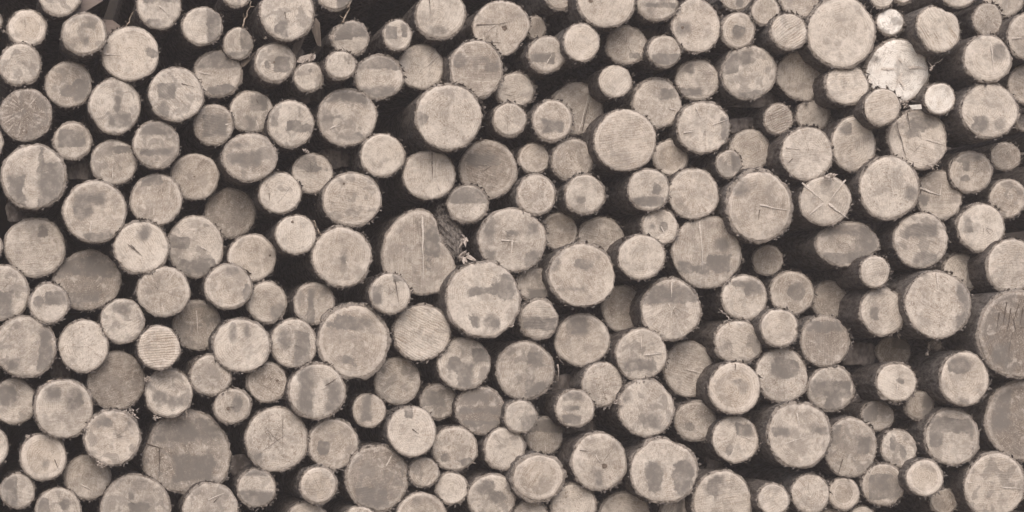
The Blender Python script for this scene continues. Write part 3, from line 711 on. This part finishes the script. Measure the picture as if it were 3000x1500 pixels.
245|E3|885,540,35,33|-2|0.42||tiny dark stub end in shadow
246|A2|-70,830,85,85|0|.65||sliver of tan log at left edge
247|A1|-100,1075,122,130|0|.65||edge of tan log cropped at left
"""
# ----------------------------------------------------------------------------
# the pile
# ----------------------------------------------------------------------------
LOGS = []
for row in DATA.strip().split('\n'):
    num, tile, geo, lv, tone, codes, look = row.split('|')
    cx, cy, rx, ry = [float(x) for x in geo.split(',')]
    ox, oy, s = TILE[tile]
    nick = None
    if '@' in look: look, nick = look.split('@')
    LOGS.append(dict(num=int(num), x=ox + cx / s, y=oy + cy / s, rx=rx / s, ry=ry / s, lv=float(lv), tone=float(tone),
                     codes=codes.split(), look=look, nick=nick))
DIRS = ['just right of', 'up right of', 'just above', 'up left of', 'just left of', 'down left of', 'just below', 'down right of']

def gap(a, b):
    return math.hypot(a['x'] - b['x'], a['y'] - b['y']) - (a['rx'] + a['ry'] + b['rx'] + b['ry']) / 2

def sector(a, b):                       # where b lies as seen from a
    t = math.degrees(math.atan2(a['y'] - b['y'], b['x'] - a['x'])) % 360
    return int(((t + 22.5) % 360) // 45), abs((t + 22.5) % 45 - 22.5)

def label_logs():
    marks = [l for l in LOGS if l['nick']]
    near = {}
    for L in marks:
        for l in LOGS:
            if l is L: continue
            d, off = sector(L, l); g = gap(L, l)
            if (L['num'], d) not in near or g < near[L['num'], d][0]: near[L['num'], d] = (g, l)
    for l in LOGS:
        r = (l['rx'] + l['ry']) / 2
        if l['nick']: l['label'] = None; continue
        best = None
        for L in marks:
            d, off = sector(L, l); g = gap(L, l)
            if near[L['num'], d][1] is l:
                sc = g + off * 1.2
                if best is None or sc < best[0]: best = (sc, L, d)
        l['label'] = '%s, %s the %s' % (l['look'], DIRS[best[2]], best[1]['nick']) if best and best[0] < 130 else None
        l['rel'] = best
    # landmarks: their own look, then whichever landmark they lie beside
    for l in marks:
        best = None
        for L in marks:
            if L is l: continue
            d, off = sector(L, l); g = gap(L, l)
            sc = g + off
            if best is None or sc < best[0]: best = (sc, L, d)
        base = l['look'] if len(l['look'].split()) >= 3 else l['nick']
        if any(w in l['nick'] for w in ('corner', 'edge', 'huge', 'brightest', 'giant', 'near the bottom')): l['label'] = l['nick']; continue
        full = '%s, %s the %s' % (base, DIRS[best[2]], best[1]['nick'])
        l['label'] = full if len(full.split()) <= 16 else l['nick']
ADDED_HAZE = .0068
FIX = {
 2: 'ragged-edged pale log cut by the top edge, up right of the top left bullseye log',
 3: 'barked log with mottled heart, up left of the wide log with a dark rim spot',
 6: 'dull log with dark square patch, down left of the wide dark-spotted log',
 63: 'big sawdust-speckled log with rough bark on its lower left',
 7: 'tall grey-topped log at the top edge, between the dark-spotted wide log and the half-grey log',
 16: 'thin sliver of pale log at the left edge beside the bullseye log',
 21: 'half-grey log cut by the top edge, just right of the tall shaggy log',
 27: 'log with a pale cross between grey stains, up right of the grey-banded log',
 54: 'pale log near the top, just left of the large log with a ragged lower side',
 57: 'dull log cut by the top edge, just left of the smooth knotted log',
 71: 'grey-banded log cut by the top edge, just right of the smooth knotted log',
 73: 'stained log cut by top edge, up right of the smooth oval side-knotted log',
 78: 'bark-collared half-grey log, down left of the smooth oval log with a side knot',
 131: 'ringed log cut by the bottom edge, down right of the broad white-gashed grey log',
 160: 'small log half grey and half pale near the bottom left corner',
 172: 'pale frayed log peeking over the bottom edge, down left of the white-gashed grey log',
 186: 'broad barky log cut by bottom edge, just left of the little bark-sleeved log',
 197: 'tan log cropped by the top edge, just right above the small grey log',
 198: 'barked log cropped by the right edge, nearest the top right corner',
 200: 'brightest log of the pile, whitish with white streaks and a ragged rim',
 208: 'tiny dim log at the right edge, beside the broad log with deep bark sleeve',
 217: 'log with a white X-shaped star crack and pale splinters on top',
 221: 'pointed log with darker right half, behind the big clean log split at its top',
 227: 'tan log with dusky blot, just left of the big clean top-split log',
 240: 'bright log with a pale rim and tan heart, near the bottom right corner',
 243: 'pale log sliver at the bottom edge, just below the small ringed grey-hearted log',
 244: 'pale log top at the bottom edge, below the large grey-hearted log',
 246: 'thin sliver of tan log at the left edge, beside the brownish tiny-stained log',
 247: 'edge of tan log cropped at left, above the log with two dark bands',
 190: 'huge smooth oval log near the top, larger than every log around it',
 226: 'broad ragged pale log in the bottom right corner with small white nicks',
 154: 'giant weathered brown log near the bottom, the widest on the left half',
 1: 'pale log with a wide heartwood disc like a bullseye, in the top left corner',
 225: 'huge log cropped by the right edge, just above the bottom right corner log',
 31: 'large tan log under a smooth grey cap, in the upper left part',
}
label_logs()
for l in LOGS:
    o, c, rx, ry, dome = make_log(l['num'], l['x'], l['y'], l['rx'], l['ry'], l['lv'], l['tone'], l['codes'])
    l['obj'] = o
    o['label'] = FIX.get(l['num'], l['label'] or l['look']); o['category'] = 'log'; o['group'] = 'logs stacked in the pile'

# logs of the same pile round the photographed part: they carry it and close it
TAKEN = [(l['x'], l['y'], (l['rx'] + l['ry']) / 2) for l in LOGS]
rnd = random.Random(5)
extra = []
def try_log(x, y, r, outside):
    if not outside(x, y, r): return False
    for a, b, q in TAKEN:
        if math.hypot(a - x, b - y) < r + q + 3: return False
    TAKEN.append((x, y, r)); extra.append((x, y, r)); return True
GROUND_Y = 1500 + Z0 * PPM
for zone, n in (('low', 17), ('top', 24), ('west', 8), ('east', 8)):
    made = 0
    for _ in range(6000):
        if made >= n: break
        r = rnd.uniform(86, 118) if made < n * .7 else rnd.uniform(55, 85)
        if zone == 'low': ok = try_log(rnd.uniform(-150, 3150), GROUND_Y - r, r, lambda x, y, r: y - r > 1503)
        if zone == 'top': ok = try_log(rnd.uniform(-150, 3200), -rnd.uniform(90, 330), r, lambda x, y, r: y + r < -3)
        if zone == 'west': ok = try_log(-rnd.uniform(60, 240), rnd.uniform(-50, 1600), r * .9, lambda x, y, r: x + r < -3)
        if zone == 'east': ok = try_log(3000 + rnd.uniform(60, 260), rnd.uniform(-50, 1600), r * .9, lambda x, y, r: x - r > 3003)
        made += ok
for j, (x, y, r) in enumerate(extra):
    o, *_ = make_log(500 + j, x, y, r, r * rnd.uniform(.94, 1.03), -1, rnd.uniform(.5, .75), ['R.85'] if j % 3 else ['B'], 3.3)
    o['label'] = 'sawn log of the same pile lying outside the framed part'; o['category'] = 'log'; o['group'] = 'logs of the pile beyond the frame'

# ----------------------------------------------------------------------------
# small loose things caught between the ends
# ----------------------------------------------------------------------------
def loose(name, cat, label, o, group=None):
    o['label'] = label; o['category'] = cat
    if group: o['group'] = group

def at(tile, tx, ty, y):
    ox, oy, s = TILE[tile]
    return place(ox + tx / s, oy + ty / s, y)[0]

def twig(tile, pts, y, r, label, mat=None, fork=True):
    P = [at(tile, a, b, y + .02 * math.sin(i * 1.7)) for i, (a, b) in enumerate(pts)]
    c = P[0].copy(); rn = random.Random(int(pts[0][0] * 7 + pts[0][1]))
    Q = []
    for p0, p1 in zip(P, P[1:]):
        for j in range(4):
            Q.append(p0.lerp(p1, j / 4) + Vector((rn.uniform(-1, 1), rn.uniform(-1, 1), rn.uniform(-1, 1))) * r * .9 - c)
    Q.append(P[-1] - c)
    V, F = [], []
    rod(V, F, Q, [r * (1 - .6 * i / (len(Q) - 1)) for i in range(len(Q))])
    if fork:
        for _ in range(2):
            q = rn.choice(Q[1:-1]); spike(V, F, q, q + Vector((rn.uniform(-1, 1), rn.uniform(-.6, .2), rn.uniform(-1, 1))).normalized() * r * 7, r * .6, rn)
    o = obj('twig', V, F, mat or M_TWIG, None, c, smooth=True)
    loose('twig', 'twig', label, o, 'twigs caught in the pile')

twig('A1', [(955, 200), (990, 125), (1020, 70)], -.03, .004, 'thin pale twig between the grey-topped tall log and the wide dark-spotted log')
twig('B1', [(280, 205), (325, 100), (350, 10)], -.03, .005, 'thin upright twig above the cone-ended log near the top edge')
twig('B1', [(1040, 165), (1080, 80), (1100, 20)], -.02, .005, 'slanting twig above the cross-quartered log near the top edge')
twig('C3', [(1115, 630), (1162, 692)], -.02, .005, 'short slanting splinter right of the log with two dark squares', M_FIBRE, False)
twig('C3', [(1118, 690), (1120, 815)], -.0, .004, 'pale upright splinter in the dark gap right of the two-square log', M_FIBRE, False)
twig('E1', [(840, 535), (880, 480), (930, 445)], -.10, .006, 'forked pale twig at the right rim of the brightest log', M_FIBRE)
twig('E3', [(812, 615), (825, 560), (838, 515)], -.05, .009, 'stout pale splinter hanging below the big clean top-split log', M_FIBRE, False)
twig('E3', [(855, 865), (868, 790)], -.05, .007, 'short twig on the bark of the ringed log at right', M_TWIG)
twig('B2', [(820, 635), (860, 720), (875, 745)], -.12, .005, 'bent twig between the dark-spotted bright log and the frayed log')
twig('A4', [(440, 70), (510, 45), (580, 25)], -.12, .005, 'pale curved twig over the wide log with dark blotches')
twig('D3', [(815, 285), (850, 325), (872, 390)], -.05, .005, 'bent pale twig above the shaggy log with bottom notch', M_FIBRE)
twig('A4', [(1750, 330), (1758, 400)], -.06, .008, 'upright pale splinter over the giant weathered log', M_FIBRE, False)

def chips(tile, x, y, spread, n, depth, label, size=.02, seed=1):
    """a little tuft of torn chips"""
    c = at(tile, x, y, depth); rn = random.Random(seed)
    V, F = [], []
    for _ in range(int(n * 2.2)):
        b = Vector((rn.uniform(-1, 1) * spread, rn.uniform(-.01, .01), rn.uniform(-1, 1) * spread * .6))
        d = Vector((rn.uniform(-1, 1), rn.uniform(-.8, .2), rn.uniform(-.8, 1))).normalized()
        spike(V, F, b, b + d * size * rn.uniform(.2, .9), size * rn.uniform(.10, .24), rn)
    o = obj('wood_chips', V, F, M_FIBRE, None, c, smooth=False)
    loose('wood_chips', 'wood chips', label, o, 'tufts of torn chips')

chips('A1', 28, 235, .008, 6, 0, 'tiny pale chip tuft left of the top left bullseye log', .014, 2)
chips('B1', 450, 285, .010, 6, -.08, 'pale chip tuft at the lower left of the tall shaggy log', .018, 3)
chips('B1', 955, 285, .014, 9, -.02, 'pale chips left of the cross-quartered log', .018, 4)
chips('B2', 765, 112, .012, 7, -.07, 'pale chips above the log with slanted grey top', .02, 5)
chips('E1', 640, 785, .022, 14, -.10, 'ragged chips between the brightest log and the black-cracked log', .02, 6)
chips('E2', 70, 300, .022, 9, -.14, 'white splinter fan standing on the star-cracked log', .036, 7)
chips('A3', 1110, 800, .014, 12, -.08, 'pale chips left of the frayed-rim log in the lower left', .024, 8)
chips('A3', 985, 1060, .030, 20, -.15, 'pale chip heap over the veined log with bark collar', .022, 9)
chips('A4', 960, 840, .024, 16, -.15, 'pale chips under the veined log with bark collar', .017, 10)
chips('A3', 1180, 1085, .014, 8, -.08, 'pale chip tuft above the giant weathered log', .02, 11)
chips('C2', 425, 780, .018, 4, -.08, 'pale torn chips hanging beside the split log', .065, 12)
chips('C2', 410, 915, .022, 6, -.08, 'curled pale chips below the split log tear', .065, 13)
chips('E2', 850, 220, .028, 18, -.10, 'bark crumbs between the black-cracked log and the bent-crack log', .016, 14)
chips('D3', 20, 975, .020, 12, -.08, 'dark-edged crumbs left of the rugged stained log', .018, 15)
chips('E3', 605, 470, .010, 6, -.05, 'small pale chips under the tan dusky-blotted log', .02, 16)
chips('D1', 600, 405, .008, 5, -.09, 'tiny chip under the smooth oval log with side knot', .012, 17)
chips('C3', 765, 400, .010, 5, -.15, 'pale sliver at the lower right of the dark-holed log', .022, 18)
chips('A4', 250, 575, .008, 5, -.1, 'pale chip curl above the log with a small curl', .02, 19)

# the torn wood that stands out of the split log's side: a part of that log
split = next(l for l in LOGS if l['num'] == 53)
c0 = split['obj'].location
rn = random.Random(53)
V, F = [], []
NL, NM = 22, 16                                    # a furry lump of broken fibre
cl = at('C2', 300, 735, .05) - c0
for j in range(NM + 1):
    a = math.pi * j / NM
    for i in range(NL):
        b = 2 * math.pi * i / NL
        p = Vector((math.sin(a) * math.cos(b), math.sin(a) * math.sin(b), math.cos(a)))
        q = 1 + .30 * noise.noise(p * 2.2) + .28 * noise.noise(p * 6)
        x, z = p.x * .064 * q, p.z * .115 * q
        V.append(cl + Vector((x - .32 * z, p.y * .05 * q, z)))
for j in range(NM):
    for i in range(NL):
        n = (i + 1) % NL
        F.append((j * NL + i, (j + 1) * NL + i, (j + 1) * NL + n, j * NL + n))
for _ in range(170):
    p = V[rn.randrange(len(V))]
    if p.y > cl.y + .02: continue
    d = Vector((rn.uniform(-.2, 1), rn.uniform(-.6, .1), rn.uniform(-1, .5))).normalized()
    spike(V, F, p, p + d * rn.uniform(.008, .028), rn.uniform(.0015, .004), rn)
for _ in range(46):
    b = at('C2', rn.uniform(190, 270), rn.uniform(520, 640), rn.uniform(-.02, .03)) - c0
    d = Vector((rn.uniform(-1, 1), rn.uniform(-.5, .2), rn.uniform(-.3, 1))).normalized()
    spike(V, F, b, b + d * rn.uniform(.012, .035), rn.uniform(.001, .003), rn)
obj('torn_wood', V, F, M_SHRED, split['obj'], smooth=False)

# broken stub standing on the little log
st = next(l for l in LOGS if l['num'] == 24)
c0 = st['obj'].location
P = [at('B1', a, b, -.04) - c0 for a, b in ((690, 470), (720, 425), (800, 405), (838, 412), (835, 440), (795, 468), (740, 478))]
rn = random.Random(24)
V = [p.copy() for p in P] + [p + Vector((rn.uniform(-.004, .004), .07, rn.uniform(-.004, .004))) for p in P]
n = len(P)
F = [tuple(range(n))] + [(i, i + n, (i + 1) % n + n, (i + 1) % n) for i in range(n)]
for _ in range(26):
    b = P[2].lerp(P[5], rn.random()).lerp(P[3], rn.uniform(0, .6)) + Vector((0, -.002, 0))
    spike(V, F, b, b + Vector((rn.uniform(-1, 1), -.5, rn.uniform(-.6, 1))).normalized() * rn.uniform(.006, .02), .003, rn)
obj('broken_stub', V, F, M_FIBRE, st['obj'], smooth=False)

def slab(name, cat, label, tile, pts, y, t, mat, lean=.06):
    """a flat piece of wood or bark of real thickness, leaning back into the pile"""
    P = [at(tile, a, b, y) for a, b in pts]
    c = P[0].copy(); n = len(P)
    z0 = min(p.z for p in P)
    V = [p - c + Vector((0, (p.z - z0) * lean, 0)) for p in P]
    V += [v + Vector((0, t, 0)) for v in V]
    F = [tuple(range(n)), tuple(range(2 * n - 1, n - 1, -1))] + [(i, i + n, (i + 1) % n + n, (i + 1) % n) for i in range(n)]
    o = obj(name, V, F, mat, None, c, smooth=False)
    loose(name, cat, label, o)

slab('split_board', 'board', 'reddish split board wedged behind the log at the top edge, upper left', 'A1', [(560, 105), (610, 20), (640, -60), (800, -60), (775, 5), (635, 92)], .03, .03, M_BOARD)
slab('split_board', 'board', 'short reddish split piece behind the wide log with dark rim spot', 'A1', [(770, 145), (850, 150), (910, 195), (860, 260), (800, 290)], .12, .03, M_BOARD)
slab('bark_strip', 'bark strip', 'loose grey bark flap under the tall shaggy log', 'B1', [(670, 330), (720, 300), (765, 265), (730, 345), (690, 415), (655, 395)], .0, .008, M_STRIP)
slab('bark_strip', 'bark strip', 'hanging bark tongue right of the tall shaggy log', 'B1', [(800, 200), (840, 130), (870, 170), (880, 350), (850, 345)], .0, .008, M_STRIP)
slab('bark_strip', 'bark strip', 'bark strip slanting down from the cone-ended log', 'B1', [(270, 470), (330, 430), (385, 385), (375, 425), (300, 500), (275, 510)], .02, .008, M_STRIP)
slab('plastic_tag', 'tag', 'small white tag lying on the log with the long black crack', 'E1', [(678, 793), (770, 787), (776, 822), (700, 826)], -.10, .006, M_TAG)

GAP_FILLERS = [  # made-up scraps of bark, added to lighten the dark gaps
 ('B1', 795, 690, 120, 75, 'grey filler slab in the gap below the little log with a broken stub'),
 ('A2', 590, 245, 105, 75, 'grey filler slab right of the log with two dark vertical bands'),
 ('A2', 125, 560, 70, 75, 'grey filler slab below the log with two dark vertical bands'),
 ('B4', 395, 845, 170, 95, 'wide grey filler slab left of the faintly scratched broad log'),
 ('C3', 1190, 880, 105, 105, 'grey filler slab right of the log with two dark squares'),
 ('D1', 340, 230, 105, 65, 'grey filler slab left of the smooth oval side-knotted log'),
 ('D1', 1050, 745, 205, 60, 'long grey filler slab below the log with a square dark shoulder'),
 ('D1', 980, 945, 130, 55, 'dark filler slab right of the log with white radial nicks'),
 ('E2', 400, 690, 165, 60, 'grey filler slab between the star-cracked log and the stacked-band log'),
 ('E3', 330, 610, 115, 85, 'grey filler slab left of the dim half-shadowed log'),
 ('E3', 355, 880, 90, 110, 'grey filler slab left of the pale fringed log'),
 ('B2', 1000, 160, 105, 70, 'grey filler slab below the large log with a grey cap'),
 ('C2', 1070, 935, 60, 80, 'small grey filler slab below the dull round log'),
 ('C4', 1590, 490, 170, 60, 'long grey filler slab below the log with three grey bars'),
 ('D4', 970, 820, 80, 85, 'grey filler slab below the log with a grey upper wedge'),
 ('A3', 460, 700, 80, 110, 'dark filler slab below the round speckled log'),
 ('E3', 1105, 1080, 55, 90, 'grey filler slab below the log with a clear growth ring'),
 ('B1', 700, 420, 55, 60, 'small grey filler slab under the tall shaggy log'),
]
for j, (tile, x, y, hw, hh, lab) in enumerate(GAP_FILLERS):
    rn = random.Random(900 + j)
    c = at(tile, x, y, .13); s_ = TILE[tile][2]
    W, H = hw / s_ / PPM * 1.1, hh / s_ / PPM * 1.1
    n, mr = 26, 5
    V, F = [], []
    for back in (0, 1):
        V.append(Vector((0, back * .02, 0)))
        for q in range(1, mr + 1):
            for i in range(n):
                t = 2 * math.pi * i / n
                e = 1 + .22 * noise.noise(Vector((2 * math.cos(t), 2 * math.sin(t), j * 3.3))) + .10 * noise.noise(Vector((6 * math.cos(t), 6 * math.sin(t), j * 5.1)))
                sq = 1 / max(abs(math.cos(t)), abs(math.sin(t))) ** .55
                u, v = math.cos(t) * e * sq * q / mr, math.sin(t) * e * sq * q / mr
                V.append(Vector((u * W, .03 * u * u + .012 * noise.noise(Vector((u * 2.5, v * 2.5, j))) + back * .02, v * H)))
    m_ = 1 + mr * n
    for i in range(n):
        F.append((0, 1 + (i + 1) % n, 1 + i)); F.append((m_, m_ + 1 + i, m_ + 1 + (i + 1) % n))
        for q in range(mr - 1):
            a, b = 1 + q * n + i, 1 + q * n + (i + 1) % n
            F.append((a, b, b + n, a + n)); F.append((m_ + a, m_ + a + n, m_ + b + n, m_ + b))
        a, b = 1 + (mr - 1) * n + i, 1 + (mr - 1) * n + (i + 1) % n
        F.append((a, b, m_ + b, m_ + a))
    loose('gap_filler', 'bark scrap', lab.replace('slab', 'scrap'), obj('gap_filler', V, F, M_GAP_FILLER, None, c), 'filler scraps added to lighten the gaps')

# ----------------------------------------------------------------------------
# ground, added light-blocking bank behind the pile, light, camera
# ----------------------------------------------------------------------------
def sheet(name, x0, x1, y0, y1, nx, ny, h, mat):
    V = [Vector((x0 + (x1 - x0) * i / nx, y0 + (y1 - y0) * j / ny, 0)) for j in range(ny + 1) for i in range(nx + 1)]
    for v in V: v.z = h(v.x, v.y)
    F = [(j * (nx + 1) + i, j * (nx + 1) + i + 1, (j + 1) * (nx + 1) + i + 1, (j + 1) * (nx + 1) + i) for j in range(ny) for i in range(nx)]
    o = obj(name, V, F, mat); o['kind'] = 'structure'; return o
def gh(x, y):
    return -.02 + .03 * (noise.noise(Vector((x * .6, y * .6, 3)))) - (.0 if y < 3.7 else 0)
sheet('ground', -32, 32, -32, 32, 110, 110, gh, M_SOIL)
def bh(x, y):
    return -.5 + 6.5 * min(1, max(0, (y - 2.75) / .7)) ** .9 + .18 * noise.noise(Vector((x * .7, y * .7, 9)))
sheet('light_block_bank', -31, 31, 2.7, 12, 124, 80, bh, M_LIGHT_BLOCK)  # unseen bank, added so no bright background shows through the gaps

# added volume, not real mist: it lifts the dark between the logs
HX, HY0, HY1, HZ0, HZ1 = 34, -34, 34, -1.3, 9.6
hz = obj('added_haze', [Vector((x, y, z)) for z in (HZ0, HZ1) for x, y in ((-HX, HY0), (HX, HY0), (HX, HY1), (-HX, HY1))],
         [(3, 2, 1, 0), (4, 5, 6, 7), (0, 1, 5, 4), (1, 2, 6, 5), (2, 3, 7, 6), (3, 0, 4, 7)], bpy.data.materials.new('air'), smooth=False)
hz['kind'] = 'stuff'
am = hz.data.materials[0]; am.use_nodes = True; am.node_tree.nodes.clear()
pv = am.node_tree.nodes.new('ShaderNodeVolumePrincipled'); mo = am.node_tree.nodes.new('ShaderNodeOutputMaterial')
pv.inputs['Color'].default_value = (1, .87, .81, 1); pv.inputs['Density'].default_value = ADDED_HAZE
am.node_tree.links.new(pv.outputs[0], mo.inputs['Volume'])

w = bpy.data.worlds.new('World'); SC.world = w; w.use_nodes = True
nt = w.node_tree; nt.nodes.clear()
sky = nt.nodes.new('ShaderNodeTexSky'); sky.sky_type = 'NISHITA'; sky.sun_disc = False
ELEV, AZ = 42, 190          # azimuth measured from +Y, clockwise
sky.sun_elevation = R(ELEV); sky.sun_rotation = R(AZ); sky.dust_density = 3; sky.air_density = 1.0
bg = nt.nodes.new('ShaderNodeBackground'); bg.inputs[1].default_value = .09
out = nt.nodes.new('ShaderNodeOutputWorld')
nt.links.new(sky.outputs[0], bg.inputs[0]); nt.links.new(bg.outputs[0], out.inputs[0])
sl = bpy.data.lights.new('sun', 'SUN'); sl.energy = 1.5; sl.angle = R(45); sl.color = (1, .955, .90)
so = bpy.data.objects.new('sun', sl); COL.objects.link(so)
d = Vector((math.sin(R(AZ)) * math.cos(R(ELEV)), math.cos(R(AZ)) * math.cos(R(ELEV)), math.sin(R(ELEV))))
so.rotation_euler = d.to_track_quat('Z', 'Y').to_euler()
so.location = (0, -6, 8)

cam = bpy.data.cameras.new('camera'); co = bpy.data.objects.new('camera', cam); COL.objects.link(co)
co.location = CAM; co.rotation_euler = (R(90), 0, 0)
cam.sensor_fit = 'HORIZONTAL'; cam.sensor_width = 36; cam.lens = 36 * DIST / (3000 / PPM)
cam.shift_x = (1500 - VPX) / 3000; cam.shift_y = (VPY - 750) / 3000
cam.clip_start = .1; cam.clip_end = 500
SC.camera = co
SC.view_settings.view_transform = 'Standard'; SC.view_settings.look = 'None'
SC.view_settings.exposure = .84; SC.view_settings.gamma = 1
SC.render.resolution_x = 1024; SC.render.resolution_y = 512
SC.cycles.max_bounces = 8; SC.cycles.diffuse_bounces = 8
try: SC.cycles.use_denoising = True
except Exception: pass
